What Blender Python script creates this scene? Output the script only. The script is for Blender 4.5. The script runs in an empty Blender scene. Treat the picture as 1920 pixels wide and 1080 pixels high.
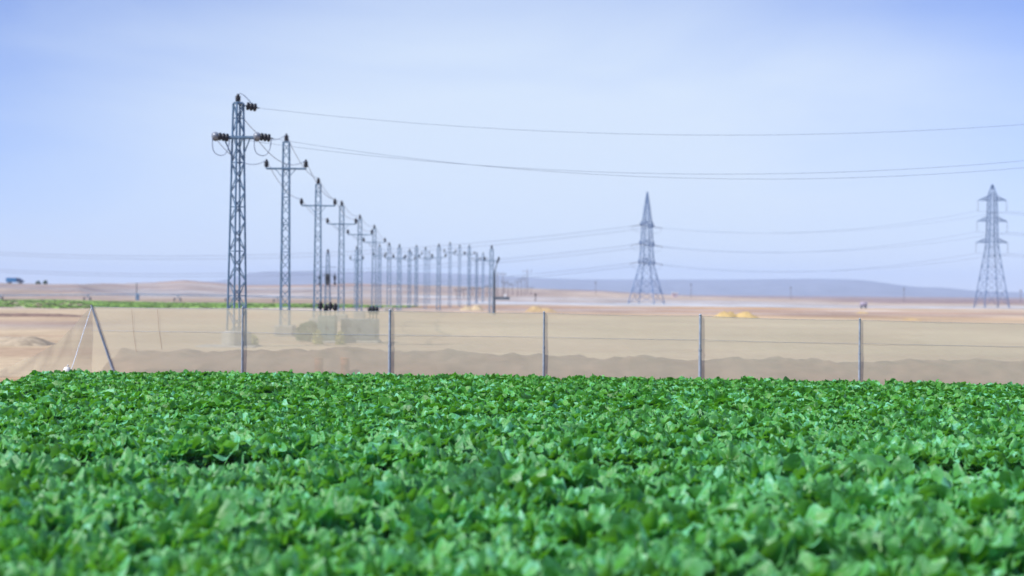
import bpy, math, random
import numpy as np
from mathutils import Vector, Matrix

rng = np.random.default_rng(7)
random.seed(7)
scene = bpy.context.scene
COL = scene.collection
R = math.radians

# ------------------------------------------------------------------ camera model
EYE = 2.5            # eye height above the plain, metres
FPX = 2666.7         # focal length in pixels of the 1920 wide photograph (50 mm lens)
HOR = 548.0          # horizon row on the picture's middle column
ROLL = R(0.45)

def ray(px, py):
    dx, dy = px - 960.0, py - HOR
    c, s = math.cos(ROLL), math.sin(ROLL)
    return (dx * c + dy * s) / FPX, -(-dx * s + dy * c) / FPX

def at(px, py, Y):
    u, v = ray(px, py)
    return Vector((u * Y, Y, EYE + v * Y))

def interp(x, xs, ys):
    return np.interp(x, xs, ys)

# ------------------------------------------------------------------ smooth noise on numpy arrays
_perm = rng.permutation(512)
_val = rng.random(512)
def vnoise(x, y):
    x = np.asarray(x, float); y = np.asarray(y, float)
    xi = np.floor(x).astype(int); yi = np.floor(y).astype(int)
    xf = x - xi; yf = y - yi
    xf = xf * xf * (3 - 2 * xf); yf = yf * yf * (3 - 2 * yf)
    def h(a, b):
        return _val[_perm[(_perm[a & 511] + b) & 511]]
    a = h(xi, yi) * (1 - xf) + h(xi + 1, yi) * xf
    b = h(xi, yi + 1) * (1 - xf) + h(xi + 1, yi + 1) * xf
    return a * (1 - yf) + b * yf
def fbm(x, y, o=4):
    t = 0; a = .5; s = 0
    for i in range(o):
        t = t + a * vnoise(x * 2**i + 17.3 * i, y * 2**i + 5.1 * i); s += a; a *= .5
    return t / s

# ------------------------------------------------------------------ materials
def new_mat(name):
    m = bpy.data.materials.new(name); m.use_nodes = True
    nt = m.node_tree; nt.nodes.clear()
    out = nt.nodes.new('ShaderNodeOutputMaterial')
    return m, nt, out

def mat(name, col, rough=.7, metal=0., var=.25, scale=6., bump=0., spec=.5, col2=None):
    """principled with a noise that varies the colour"""
    m, nt, out = new_mat(name)
    N = nt.nodes.new; L = nt.links.new
    b = N('ShaderNodeBsdfPrincipled')
    b.inputs['Roughness'].default_value = rough
    b.inputs['Metallic'].default_value = metal
    b.inputs['Specular IOR Level'].default_value = spec
    tc = N('ShaderNodeTexCoord')
    no = N('ShaderNodeTexNoise'); no.inputs['Scale'].default_value = scale
    no.inputs['Detail'].default_value = 6
    L(tc.outputs['Object'], no.inputs['Vector'])
    rp = N('ShaderNodeValToRGB')
    c2 = col2 if col2 else tuple(min(1, c * (1 + var)) for c in col)
    c1 = tuple(c * (1 - var) for c in col)
    rp.color_ramp.elements[0].position = .3; rp.color_ramp.elements[0].color = (*c1, 1)
    rp.color_ramp.elements[1].position = .7; rp.color_ramp.elements[1].color = (*c2, 1)
    L(no.outputs['Fac'], rp.inputs['Fac'])
    L(rp.outputs['Color'], b.inputs['Base Color'])
    if bump:
        bp = N('ShaderNodeBump'); bp.inputs['Strength'].default_value = bump
        bp.inputs['Distance'].default_value = .05
        L(no.outputs['Fac'], bp.inputs['Height']); L(bp.outputs['Normal'], b.inputs['Normal'])
    L(b.outputs[0], out.inputs[0])
    return m

def mat_leaf():
    m, nt, out = new_mat('lettuce_leaf')
    N = nt.nodes.new; L = nt.links.new
    geo = N('ShaderNodeNewGeometry')
    tc = N('ShaderNodeTexCoord')
    rp = N('ShaderNodeValToRGB')
    e = rp.color_ramp.elements
    e[0].position = 0; e[0].color = (.030, .14, .003, 1)
    e[1].position = .82; e[1].color = (.19, .58, .35, 1)  # palest tone also paints the sky's teal sheen on waxy leaves
    k = e.new(.50); k.color = (.070, .30, .003, 1)
    k = e.new(.66); k.color = (.090, .39, .024, 1)
    no = N('ShaderNodeTexNoise'); no.inputs['Scale'].default_value = 14; no.inputs['Detail'].default_value = 4
    L(tc.outputs['Object'], no.inputs['Vector'])
    nm = N('ShaderNodeTexNoise'); nm.inputs['Scale'].default_value = 6; nm.inputs['Detail'].default_value = 3; nm.inputs['Distortion'].default_value = .8
    L(tc.outputs['Object'], nm.inputs['Vector'])
    ns_ = N('ShaderNodeMapRange'); ns_.inputs['From Min'].default_value = .3; ns_.inputs['From Max'].default_value = .7
    L(nm.outputs['Fac'], ns_.inputs['Value'])
    av = N('ShaderNodeMix'); av.inputs['Factor'].default_value = .5
    L(geo.outputs['Random Per Island'], av.inputs['A']); L(ns_.outputs[0], av.inputs['B'])
    nb = N('ShaderNodeTexNoise'); nb.inputs['Scale'].default_value = .9; nb.inputs['Detail'].default_value = 3
    L(geo.outputs['Position'], nb.inputs['Vector'])
    nc = N('ShaderNodeMath'); nc.operation = 'MULTIPLY_ADD'; nc.inputs[1].default_value = .9; nc.inputs[2].default_value = -.45
    L(nb.outputs['Fac'], nc.inputs[0])
    nd = N('ShaderNodeMath'); nd.operation = 'ADD'; L(av.outputs['Result'], nd.inputs[0]); L(nc.outputs[0], nd.inputs[1])
    L(nd.outputs[0], rp.inputs['Fac'])
    hs = N('ShaderNodeMixRGB'); hs.blend_type = 'MULTIPLY'; hs.inputs[0].default_value = .6
    rp2 = N('ShaderNodeValToRGB')
    rp2.color_ramp.elements[0].position = .3; rp2.color_ramp.elements[0].color = (.6, .72, .6, 1)
    rp2.color_ramp.elements[1].position = .72; rp2.color_ramp.elements[1].color = (1.25, 1.2, 1.3, 1)
    L(no.outputs['Fac'], rp2.inputs['Fac'])
    L(rp.outputs['Color'], hs.inputs[1]); L(rp2.outputs['Color'], hs.inputs[2])
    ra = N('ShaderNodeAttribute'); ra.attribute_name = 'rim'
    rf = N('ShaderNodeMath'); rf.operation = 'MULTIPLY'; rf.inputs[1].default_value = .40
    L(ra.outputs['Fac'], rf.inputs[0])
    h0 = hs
    hs = N('ShaderNodeMixRGB'); hs.inputs[2].default_value = (.18, .54, .30, 1)      # pale midribs; margins carry a painted teal sky sheen
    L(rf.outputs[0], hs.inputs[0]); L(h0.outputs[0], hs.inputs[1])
    b = N('ShaderNodeBsdfPrincipled')
    L(hs.outputs[0], b.inputs['Base Color'])
    b.inputs['Roughness'].default_value = .42
    b.inputs['Specular IOR Level'].default_value = .5
    bp = N('ShaderNodeBump'); bp.inputs['Strength'].default_value = .8; bp.inputs['Distance'].default_value = .015
    no2 = N('ShaderNodeTexNoise'); no2.inputs['Scale'].default_value = 38
    L(tc.outputs['Object'], no2.inputs['Vector'])
    L(no2.outputs['Fac'], bp.inputs['Height']); L(bp.outputs['Normal'], b.inputs['Normal'])
    tr = N('ShaderNodeBsdfTranslucent')
    tm = N('ShaderNodeMixRGB'); tm.blend_type = 'MULTIPLY'; tm.inputs[0].default_value = 1
    tm.inputs[2].default_value = (1.75, 1.4, .3, 1)
    L(hs.outputs[0], tm.inputs[1]); L(tm.outputs[0], tr.inputs['Color'])
    mx = N('ShaderNodeMixShader'); mx.inputs[0].default_value = .33
    L(b.outputs[0], mx.inputs[1]); L(tr.outputs[0], mx.inputs[2])
    L(mx.outputs[0], out.inputs[0])
    return m

def mat_ground():
    m, nt, out = new_mat('desert_ground')
    N = nt.nodes.new; L = nt.links.new
    at_ = N('ShaderNodeVertexColor'); at_.layer_name = 'soil'
    tc = N('ShaderNodeTexCoord')
    mp = N('ShaderNodeMapping'); mp.inputs['Scale'].default_value = (.06, .02, .06)
    L(tc.outputs['Object'], mp.inputs['Vector'])
    n1 = N('ShaderNodeTexNoise'); n1.inputs['Scale'].default_value = 1; n1.inputs['Detail'].default_value = 9
    n1.inputs['Roughness'].default_value = .62
    L(mp.outputs[0], n1.inputs['Vector'])
    n2 = N('ShaderNodeTexNoise'); n2.inputs['Scale'].default_value = 1.3; n2.inputs['Detail'].default_value = 9
    n2.inputs['Roughness'].default_value = .7
    L(tc.outputs['Object'], n2.inputs['Vector'])
    r1 = N('ShaderNodeValToRGB')
    r1.color_ramp.elements[0].position = .32; r1.color_ramp.elements[0].color = (.66, .62, .60, 1)
    r1.color_ramp.elements[1].position = .68; r1.color_ramp.elements[1].color = (1.14, 1.14, 1.14, 1)
    r2 = N('ShaderNodeValToRGB')
    r2.color_ramp.elements[0].position = .35; r2.color_ramp.elements[0].color = (.82, .80, .78, 1)
    r2.color_ramp.elements[1].position = .65; r2.color_ramp.elements[1].color = (1.08, 1.08, 1.08, 1)
    L(n1.outputs['Fac'], r1.inputs['Fac']); L(n2.outputs['Fac'], r2.inputs['Fac'])
    a = N('ShaderNodeMixRGB'); a.blend_type = 'MULTIPLY'; a.inputs[0].default_value = 1
    b_ = N('ShaderNodeMixRGB'); b_.blend_type = 'MULTIPLY'; b_.inputs[0].default_value = 1
    L(at_.outputs['Color'], a.inputs[1]); L(r1.outputs['Color'], a.inputs[2])
    L(a.outputs[0], b_.inputs[1]); L(r2.outputs['Color'], b_.inputs[2])
    b = N('ShaderNodeBsdfPrincipled'); b.inputs['Roughness'].default_value = .95
    b.inputs['Specular IOR Level'].default_value = .15
    bp = N('ShaderNodeBump'); bp.inputs['Strength'].default_value = .6; bp.inputs['Distance'].default_value = .12
    L(n2.outputs['Fac'], bp.inputs['Height']); L(bp.outputs['Normal'], b.inputs['Normal'])
    L(b_.outputs[0], b.inputs['Base Color'])
    L(b.outputs[0], out.inputs[0])
    return m

def mat_net(name='fine_white_netting', lo=.54, hi=.68):
    """fine woven shade net: threads with clear gaps far below the size of a pixel"""
    m, nt, out = new_mat(name)
    N = nt.nodes.new; L = nt.links.new
    tc = N('ShaderNodeTexCoord')
    mp = N('ShaderNodeMapping'); mp.inputs['Scale'].default_value = (.5, .5, 2.2)
    L(tc.outputs['Object'], mp.inputs['Vector'])
    no = N('ShaderNodeTexNoise'); no.inputs['Scale'].default_value = 1.; no.inputs['Detail'].default_value = 7
    L(mp.outputs[0], no.inputs['Vector'])
    mr = N('ShaderNodeMapRange'); mr.inputs['From Min'].default_value = .3; mr.inputs['From Max'].default_value = .7
    mr.inputs['To Min'].default_value = lo; mr.inputs['To Max'].default_value = hi
    L(no.outputs['Fac'], mr.inputs['Value'])
    df = N('ShaderNodeBsdfDiffuse'); df.inputs['Color'].default_value = (.85, .765, .56, 1)
    tl = N('ShaderNodeBsdfTranslucent'); tl.inputs['Color'].default_value = (.85, .765, .56, 1)
    m1 = N('ShaderNodeMixShader'); m1.inputs[0].default_value = .45
    L(df.outputs[0], m1.inputs[1]); L(tl.outputs[0], m1.inputs[2])
    tp = N('ShaderNodeBsdfTransparent')
    m2 = N('ShaderNodeMixShader')
    L(mr.outputs[0], m2.inputs[0]); L(tp.outputs[0], m2.inputs[1]); L(m1.outputs[0], m2.inputs[2])
    L(m2.outputs[0], out.inputs[0])
    return m

M = dict(
    leaf=mat_leaf(), ground=mat_ground(), net=mat_net(), net_loose=mat_net('loose_white_netting', .36, .52),
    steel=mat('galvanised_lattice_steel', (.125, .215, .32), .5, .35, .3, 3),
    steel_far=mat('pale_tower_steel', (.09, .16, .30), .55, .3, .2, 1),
    insul=mat('dark_brown_porcelain', (.008, .008, .014), .4, 0, .3, 8, 0, .3),
    insul_grey=mat('grey_glazed_disc', (.20, .23, .28), .3, 0, .2, 8),
    wire=mat('weathered_conductor', (.21, .26, .36), .5, .5, .15, 2),
    post_dull=mat('dull_galvanised_pipe', (.30, .325, .38), .6, .1, .2, 9),
    post=mat('galvanised_pipe', (.33, .355, .41), .55, .15, .2, 9),
    conc=mat('pale_concrete', (.34, .32, .28), .9, 0, .2, 4, .4),
    soil=mat('brown_soil_bank', (.17, .108, .076), .95, 0, .35, 2.2, .9),
    sandheap=mat('yellow_sand', (.46, .33, .13), .95, 0, .2, 1.2, .5),
    ochreheap=mat('dull_ochre_sand', (.42, .30, .15), .95, 0, .25, 1.2, .6),
    paleheap=mat('pale_sand', (.46, .36, .22), .95, 0, .2, 1.2, .5),
    heapsoil=mat('brown_stony_dirt', (.36, .29, .20), .95, 0, .35, 2.2, .9),
    darksoil=mat('dark_soil', (.19, .125, .095), .95, 0, .3, 2, .7),
    shrub=mat('grey_green_shrub', (.06, .11, .045), .7, 0, .4, 3),
    dry=mat('dry_yellow_grass', (.42, .40, .10), .8, 0, .3, 5),
    crop=mat('far_green_crop', (.19, .34, .055), .7, 0, .4, .12),
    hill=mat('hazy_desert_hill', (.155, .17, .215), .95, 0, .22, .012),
    teal=mat('grey_green_paint', (.13, .19, .18), .5, .1, .2, 3),
    greybox=mat('mid_grey_paint', (.17, .19, .19), .5, .1, .2, 3),
    orange=mat('orange_plastic', (.50, .16, .05), .5, 0, .2, 4),
    blue=mat('blue_truck_paint', (.01, .14, .33), .35, 0, .15, 3),
    navy=mat('dark_navy_paint', (.015, .03, .09), .35, 0, .2, 3),
    rubber=mat('black_rubber', (.02, .02, .02), .8),
    glass=mat('dark_window', (.02, .03, .05), .08),
    white=mat('white_plastic', (.72, .70, .68), .6, 0, .1, 5),
    pink=mat('faded_pink_wall', (.62, .45, .42), .8, 0, .1, 2),
    mauve=mat('dull_mauve_paint', (.34, .29, .36), .6, 0, .2, 2),
    rope=mat('rust_red_cord', (.30, .14, .09), .8),
    dark=mat('dark_weathered_metal', (.05, .07, .09), .6, .2, .3, 2),
    brownpole=mat('brown_far_pole', (.15, .115, .11), .8, 0, .2, 1),
)

# ------------------------------------------------------------------ mesh builder
class MB:
    def __init__(s): s.v = []; s.f = []
    def add(s, vs, fs):
        o = len(s.v); s.v += [tuple(v) for v in vs]; s.f += [tuple(i + o for i in f) for f in fs]
    def beam(s, a, b, w, h=None):
        a = Vector(a); b = Vector(b); d = (b - a)
        if d.length < 1e-6: return
        d.normalize(); h = h or w
        r = Vector((0, 0, 1)) if abs(d.z) < .9 else Vector((1, 0, 0))
        x = d.cross(r).normalized() * w / 2; y = d.cross(x).normalized() * h / 2
        s.add([a - x - y, a + x - y, a + x + y, a - x + y, b - x - y, b + x - y, b + x + y, b - x + y],
              [(0, 3, 2, 1), (4, 5, 6, 7), (0, 1, 5, 4), (1, 2, 6, 5), (2, 3, 7, 6), (3, 0, 4, 7)])
    def box(s, c, sx, sy, sz, bev=0.):
        x, y, z = c; b = bev
        # chamfered vertical edges
        if b <= 0: b = min(sx, sy) * .04
        hx, hy = sx / 2, sy / 2
        ring = [(-hx + b, -hy), (hx - b, -hy), (hx, -hy + b), (hx, hy - b), (hx - b, hy), (-hx + b, hy), (-hx, hy - b), (-hx, -hy + b)]
        vs = [(x + p, y + q, z) for p, q in ring] + [(x + p, y + q, z + sz - b) for p, q in ring] + \
             [(x + p * (1 - b / hx), y + q * (1 - b / hy), z + sz) for p, q in ring]
        fs = [tuple(reversed(range(8))), tuple(range(16, 24))]
        for k in range(2):
            for i in range(8):
                j = (i + 1) % 8
                fs.append((k * 8 + i, k * 8 + j, k * 8 + 8 + j, k * 8 + 8 + i))
        s.add(vs, fs)
    def tube(s, pts, r, n=6):
        pts = [Vector(p) for p in pts]; vs = []; fs = []
        rr = r if isinstance(r, (list, tuple)) else [r] * len(pts)
        for i, p in enumerate(pts):
            d = (pts[min(i + 1, len(pts) - 1)] - pts[max(i - 1, 0)]).normalized()
            ref = Vector((0, 0, 1)) if abs(d.z) < .9 else Vector((1, 0, 0))
            x = d.cross(ref).normalized(); y = d.cross(x).normalized()
            for k in range(n):
                a = 2 * math.pi * k / n
                vs.append(p + (x * math.cos(a) + y * math.sin(a)) * rr[i])
        for i in range(len(pts) - 1):
            for k in range(n):
                k2 = (k + 1) % n
                fs.append((i * n + k, i * n + k2, i * n + n + k2, i * n + n + k))
        o = len(vs); vs += vs[:n] + vs[-n:]
        fs.append(tuple(reversed(range(o, o + n)))); fs.append(tuple(range(o + n, o + 2 * n)))
        s.add(vs, fs)
    def lathe(s, base, axis, prof, n=12):
        base = Vector(base); d = Vector(axis).normalized()
        ref = Vector((0, 0, 1)) if abs(d.z) < .9 else Vector((1, 0, 0))
        x = d.cross(ref).normalized(); y = d.cross(x).normalized()
        vs = []; fs = []
        for h, r in prof:
            for k in range(n):
                a = 2 * math.pi * k / n
                vs.append(base + d * h + (x * math.cos(a) + y * math.sin(a)) * max(r, .002))
        for i in range(len(prof) - 1):
            for k in range(n):
                k2 = (k + 1) % n
                fs.append((i * n + k, i * n + k2, i * n + n + k2, i * n + n + k))
        fs.append(tuple(reversed(range(n)))); fs.append(tuple(range((len(prof) - 1) * n, len(prof) * n)))
        s.add(vs, fs)
    def build(s, name, m, parent=None, smooth=False):
        me = bpy.data.meshes.new(name)
        me.from_pydata(s.v, [], s.f); me.materials.append(m)
        if smooth: me.shade_smooth()
        me.update()
        o = bpy.data.objects.new(name, me); COL.objects.link(o)
        if parent: o.parent = parent
        return o

def tag(o, label=None, cat=None, group=None, kind=None):
    if label: o['label'] = label
    if cat: o['category'] = cat
    if group: o['group'] = group
    if kind: o['kind'] = kind
    return o
def thing(name, label, cat, loc=(0, 0, 0), rz=0., group=None):
    o = bpy.data.objects.new(name, None); COL.objects.link(o)
    o.location = loc; o.rotation_euler = (0, 0, rz); o.empty_display_size = .3
    return tag(o, label, cat, group)

def np_mesh(name, verts, faces, m, smooth=True):
    me = bpy.data.meshes.new(name)
    k = faces.shape[1]
    me.vertices.add(len(verts)); me.vertices.foreach_set('co', np.ascontiguousarray(verts, dtype=np.float32).ravel())
    me.loops.add(faces.size); me.loops.foreach_set('vertex_index', np.ascontiguousarray(faces, dtype=np.int32).ravel())
    me.polygons.add(len(faces)); me.polygons.foreach_set('loop_start', np.arange(0, faces.size, k, dtype=np.int32))
    me.polygons.foreach_set('use_smooth', np.full(len(faces), smooth, dtype=bool))
    me.update(calc_edges=True)
    me.materials.append(m)
    return me

# ------------------------------------------------------------------ terrain
PXS = [-3000, -600, 0, 100, 230, 300, 345, 400, 450, 560, 650, 800, 900, 1000, 1150, 1300, 1450, 1600, 5000]
ELE = [6, 8, 9.5, 8.5, 11, 14, 18, 14, 9.5, 11, 14, 12, 9, 7, 3.5, 1, .3, 0, 0]
def gh(X, Y):
    X = np.asarray(X, float); Y = np.asarray(Y, float)
    Ys = np.maximum(Y, 1.)
    px = 960 + X / Ys * FPX
    e = interp(px, PXS, ELE)
    Yc = interp(px, [-3000, 150, 300, 5000], [450, 450, 900, 900])
    t = np.clip((Y - 300) / (Yc - 300), 0, 1)
    up = t * t * (3 - 2 * t) * .35 + t * .65
    dn = np.clip((Y - Yc) / 600, 0, 1); dn = dn * dn * (3 - 2 * dn)
    h = (e * Yc / FPX + EYE * np.minimum(1, e / 4)) * up * (1 - dn)
    far = np.clip((Y - 50) / 100, 0, 1)
    h = h + far * (fbm(X * .05, Y * .03, 3) - .5) * .35
    h = h + np.clip((Y - 320) / 300, 0, 1) * (fbm(X * .02 + 9, Y * .012, 4) - .5) * .7
    return h
def g(X, Y): return float(gh(X, Y))

def ground_colour(X, Y):
    Ys = np.maximum(Y, 1.)
    px = 960 + X / Ys * FPX
    n = fbm(X * .03 + 3, Y * .015, 4) - .5
    n2 = fbm(X * .3, Y * .12 + 40, 4) - .5
    Yj = Ys * (1 + .22 * n + .06 * n2)
    C = lambda *c: np.array(c)
    soil = C(.13, .085, .05); sand = C(.56, .45, .30); tan = C(.55, .405, .25)
    pinkb = C(.50, .345, .225); orange = C(.52, .33, .17); white = C(.52, .56, .60)
    yell = C(.58, .49, .38); purple = C(.26, .19, .20); mauve = C(.37, .315, .285); pgrey = C(.49, .49, .49)
    def ramp(stops):
        ys = [a for a, _ in stops]; cs = np.array([c for _, c in stops])
        ly = np.log(Yj)
        return np.stack([np.interp(ly, np.log(ys), cs[:, k]) for k in range(3)], -1)
    right = ramp([(1, soil), (39, soil), (41, sand * .85), (60, sand), (135, sand), (150, tan), (172, tan), (185, pinkb), (225, pinkb * 1.03),
                  (240, orange), (268, orange), (278, white), (430, white), (500, yell), (720, yell), (820, purple), (7000, purple)])
    farright = ramp([(1, soil), (37, soil), (41, sand * .85), (60, sand), (135, sand), (150, tan), (165, tan), (178, pinkb), (225, pinkb),
                     (235, tan), (262, tan), (275, white), (340, white), (380, yell), (430, yell * .95), (480, purple), (7000, purple)])
    mid = ramp([(1, soil), (39, soil), (41, sand * .85), (60, sand), (130, sand), (150, tan), (200, tan), (230, pinkb),
                (258, tan), (270, white), (420, white), (480, mauve), (640, mauve * .9), (800, yell * .8), (7000, purple)])
    left = ramp([(1, soil), (39, soil), (41, sand * .85), (55, sand * .95), (120, sand * .92), (140, tan), (182, sand), (190, C(.30, .22, .14)),
                 (330, C(.34, .28, .2)), (350, pgrey), (500, pgrey), (560, mauve * .92), (600, pgrey), (680, pgrey), (740, C(.38, .25, .18)), (7000, purple)])
    leftmost = ramp([(1, C(.42, .30, .19)), (39, C(.42, .30, .19)), (41, sand * .95), (60, sand), (85, sand), (105, mauve), (118, sand), (140, sand * .95), (182, sand), (190, C(.30, .22, .14)),
                     (300, C(.34, .30, .2)), (320, mauve * 1.05), (380, mauve), (400, mauve * .8), (430, mauve), (7000, purple)])
    st = fbm(X * .012 + 60, Y * .045 + 7, 5)
    patch = (np.clip((st - .46) / .07, 0, 1) * np.clip((Ys - 240) / 60, 0, 1))[..., None]
    def w(a, b): t = np.clip((px - a) / (b - a), 0, 1); return (t * t * (3 - 2 * t))[..., None]
    c = leftmost * (1 - w(130, 330)) + left * w(130, 330)
    c = c * (1 - w(650, 850)) + mid * w(650, 850)
    c = c * (1 - w(960, 1120)) + right * w(960, 1120)
    c = c * (1 - w(1400, 1650)) + farright * w(1400, 1650)
    c = c * (1 - .45 * patch) + C(.46, .35, .24) * .45 * patch
    st2 = fbm(X * .02 + 11, Y * .06 + 31, 5)
    p2 = (np.clip((st2 - .50) / .05, 0, 1) * np.clip((Ys - 165) / 30, 0, 1) * np.clip((300 - Ys) / 40, 0, 1))[..., None]
    c = c * (1 - .8 * p2) + C(.60, .55, .48) * .8 * p2
    st4 = fbm(X * .028 + 71, Y * .075 + 13, 5)
    p4 = (np.clip((st4 - .50) / .05, 0, 1) * np.clip((Ys - 150) / 30, 0, 1) * np.clip((Ys * 0 + 900 - Ys) / 200, 0, 1))[..., None]
    c = c * (1 - .5 * p4) + C(.34, .235, .20) * .5 * p4
    st3 = fbm(X * .05 + 5, Y * .16 + 3, 5)
    p3 = (np.clip((st3 - .5) / .12, 0, 1) * np.clip((Ys - 44) / 8, 0, 1) * np.clip((170 - Ys) / 30, 0, 1))[..., None]
    c = c * (1 - .55 * p3) + C(.44, .31, .215) * .55 * p3
    return np.clip(c, .01, .9)

def make_ground():
    nu, nv = 520, 760
    s = np.concatenate([np.geomspace(12, 106, 90, endpoint=False), np.geomspace(106, 1300, 520, endpoint=False), np.geomspace(1300, 4400, nv - 610)])
    Y = s - 70.
    q = np.linspace(-1, 1, nu); u = .36 * q * (1 + 1.3 * np.abs(q) ** 3)   # finer in the middle
    UU, SS = np.meshgrid(u, s)
    X = UU * SS; YY = SS - 70.
    Z = gh(X, YY)
    verts = np.stack([X, YY, Z], -1).reshape(-1, 3)
    i = np.arange(nv - 1)[:, None] * nu + np.arange(nu - 1)[None, :]
    f = np.stack([i, i + 1, i + nu + 1, i + nu], -1).reshape(-1, 4)
    me = np_mesh('ground', verts, f, M['ground'])
    c = ground_colour(X, YY).reshape(-1, 3)
    ca = me.color_attributes.new('soil', 'FLOAT_COLOR', 'POINT')
    ca.data.foreach_set('color', np.concatenate([c, np.ones((len(c), 1))], 1).astype(np.float32).ravel())
    o = bpy.data.objects.new('ground', me); COL.objects.link(o)
    tag(o, 'pale desert plain of sand and gravel reaching the horizon', kind='structure')
make_ground()

# ------------------------------------------------------------------ far hills
def make_hills():
    xs = [-900, -200, 200, 420, 455, 480, 560, 640, 760, 900, 1000, 1100, 1240, 1380, 1480, 1560, 1620, 1660, 1700, 1740, 1765, 1785, 1810, 1840, 1900, 2200, 2900]
    el = [2, 4, 8, 18, 30, 36, 37, 36.5, 37, 34, 28, 26, 27, 28, 30, 31, 29, 24, 18, 15.5, 17, 16, 11, 9.5, 8.5, 7, 3]
    D = 3500.
    px = np.linspace(-900, 2900, 420)
    e = np.interp(px, xs, el); e = np.convolve(np.pad(e, 3, 'edge'), np.ones(7) / 7, 'valid')
    u = (px - 960) / FPX
    H = e / FPX * D + EYE
    ds = np.linspace(-900, 700, 40)
    rows = []
    for d in ds:
        t = np.clip(1 + d / 900, 0, 1) if d <= 0 else np.clip(1 - (d / 700) ** 2, 0, 1)
        prof = t * .6 + .4 * t * t * (3 - 2 * t) if d <= 0 else t
        n = fbm(px * .02, np.full_like(px, d * .012), 5) - .5
        gull = np.abs(fbm(px * .045 + d * .002, np.full_like(px, d * .003 + 4), 3) - .5)
        z = H * prof + H * (n * .35 - gull * .5) * (t * (1 - t) * 3) - 1.
        rows.append(np.stack([u * (D + d), np.full_like(px, D + d), z], -1))
    V = np.array(rows); nu = len(px)
    i = np.arange(len(ds) - 1)[:, None] * nu + np.arange(nu - 1)[None, :]
    f = np.stack([i, i + 1, i + nu + 1, i + nu], -1).reshape(-1, 4)
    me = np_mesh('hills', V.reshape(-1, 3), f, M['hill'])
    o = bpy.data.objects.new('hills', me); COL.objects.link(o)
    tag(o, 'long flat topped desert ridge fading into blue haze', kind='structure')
make_hills()

# ------------------------------------------------------------------ lettuce
def leaf_batch(n, ns, nt, origin, az, L, A, th0, curl, cup, ruf, kk, ph, roll):
    """n frilly fan shaped leaves, each a grid of ns (out along the blade) x nt (round its margin)"""
    s = np.linspace(.06, 1, ns)[None, :, None]; t = np.linspace(-1, 1, nt)[None, None, :]
    g_ = lambda a: np.asarray(a)[:, None, None]
    fan = g_(A) * (.35 + .65 * s ** .7)                                  # narrow stalk opening into a fan
    rad = s * (1 + .10 * np.sin(g_(kk) * .9 * t + g_(ph) * 2) * s ** 2 + .06 * np.sin(g_(kk) * 2.1 * t + g_(ph) * 5) * s ** 3 - .12 * t ** 4)
    u = rad * np.cos(fan * t) ; v = rad * np.sin(fan * t)                 # in the blade, unit length
    fr = g_(ruf) * s ** 2.6
    nz = fr * (np.sin(g_(kk) * t + g_(ph)) + .55 * np.sin(g_(kk) * 1.9 * t + g_(ph) * 3 + s * 3) * s)
    nz = nz + g_(ruf) * .30 * np.sin(s * 9 + g_(ph) * 4 + t * 2) * np.sin(t * 4 + g_(ph) * 7) * s        # blistered blade
    nz = nz + g_(cup) * v ** 2
    v2 = v * np.cos(g_(roll)); nz = nz + v * np.sin(g_(roll))
    # bend the blade: integrate a falling slope along u
    k_ = g_(curl); a0 = g_(th0)
    uu = np.clip(u, 0, 1.2)
    ang = a0 - k_ * uu ** 1.3
    mid = a0 - k_ * (uu * .55) ** 1.3
    r = uu * np.cos(mid); z = uu * np.sin(mid)
    rr = (r - np.sin(ang) * nz) * g_(L); zz = (z + np.cos(ang) * nz) * g_(L); lat = v2 * g_(L)
    ca, sa = np.cos(g_(az)), np.sin(g_(az))
    X = rr * ca - lat * sa; Y = rr * sa + lat * ca
    P = np.stack([X, Y, zz + 0 * X], -1) + origin[:, None, None, :]
    i = np.arange(ns - 1)[:, None] * nt + np.arange(nt - 1)[None, :]
    f = np.stack([i, i + 1, i + nt + 1, i + nt], -1).reshape(-1, 4)
    F = (np.arange(n)[:, None, None] * (ns * nt) + f[None]).reshape(-1, 4)
    rim = np.clip(s ** 4 + .7 * (np.abs(t) < .09) * (1 - s), 0, 1) + 0 * X  # mask for the sheen painted along the margin, plus midribs
    return P.reshape(-1, 3), F, rim.reshape(-1)

def plants(pos, scale, nl, ns, nt, lsc=1., kmax=9.):
    """rosettes of frilly leaves at pos (N,3)"""
    N = len(pos); n = N * nl
    k = np.tile(np.arange(nl), N); q = k / max(1, nl - 1)                       # 0 inner .. 1 outer
    idx = np.repeat(np.arange(N), nl)
    sc = scale[idx]
    r = lambda a, b: rng.uniform(a, b, n)
    az = k * 2.39996 + rng.uniform(0, 6.28, N)[idx] + r(-.4, .4)
    L = (.19 + .08 * q + r(-.03, .04)) * sc * lsc
    A = np.radians(r(48, 74))
    th0 = np.radians(86 - 58 * q + r(-12, 12))
    curl = np.radians(62 - 20 * q + r(-28, 30))
    cup = r(-.25, .35); ruf = r(.10, .25); kk = r(.55, 1.) * kmax; ph = r(0, 6.28); roll = r(-.3, .3)
    org = pos[idx].copy()
    org[:, 0] += np.cos(az) * .025 * sc; org[:, 1] += np.sin(az) * .025 * sc
    org[:, 2] += (.03 + (1 - q) * .05 + r(-.01, .03)) * sc
    return leaf_batch(n, ns, nt, org, az, L, A, th0, curl, cup, ruf, kk, ph, roll)

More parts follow.
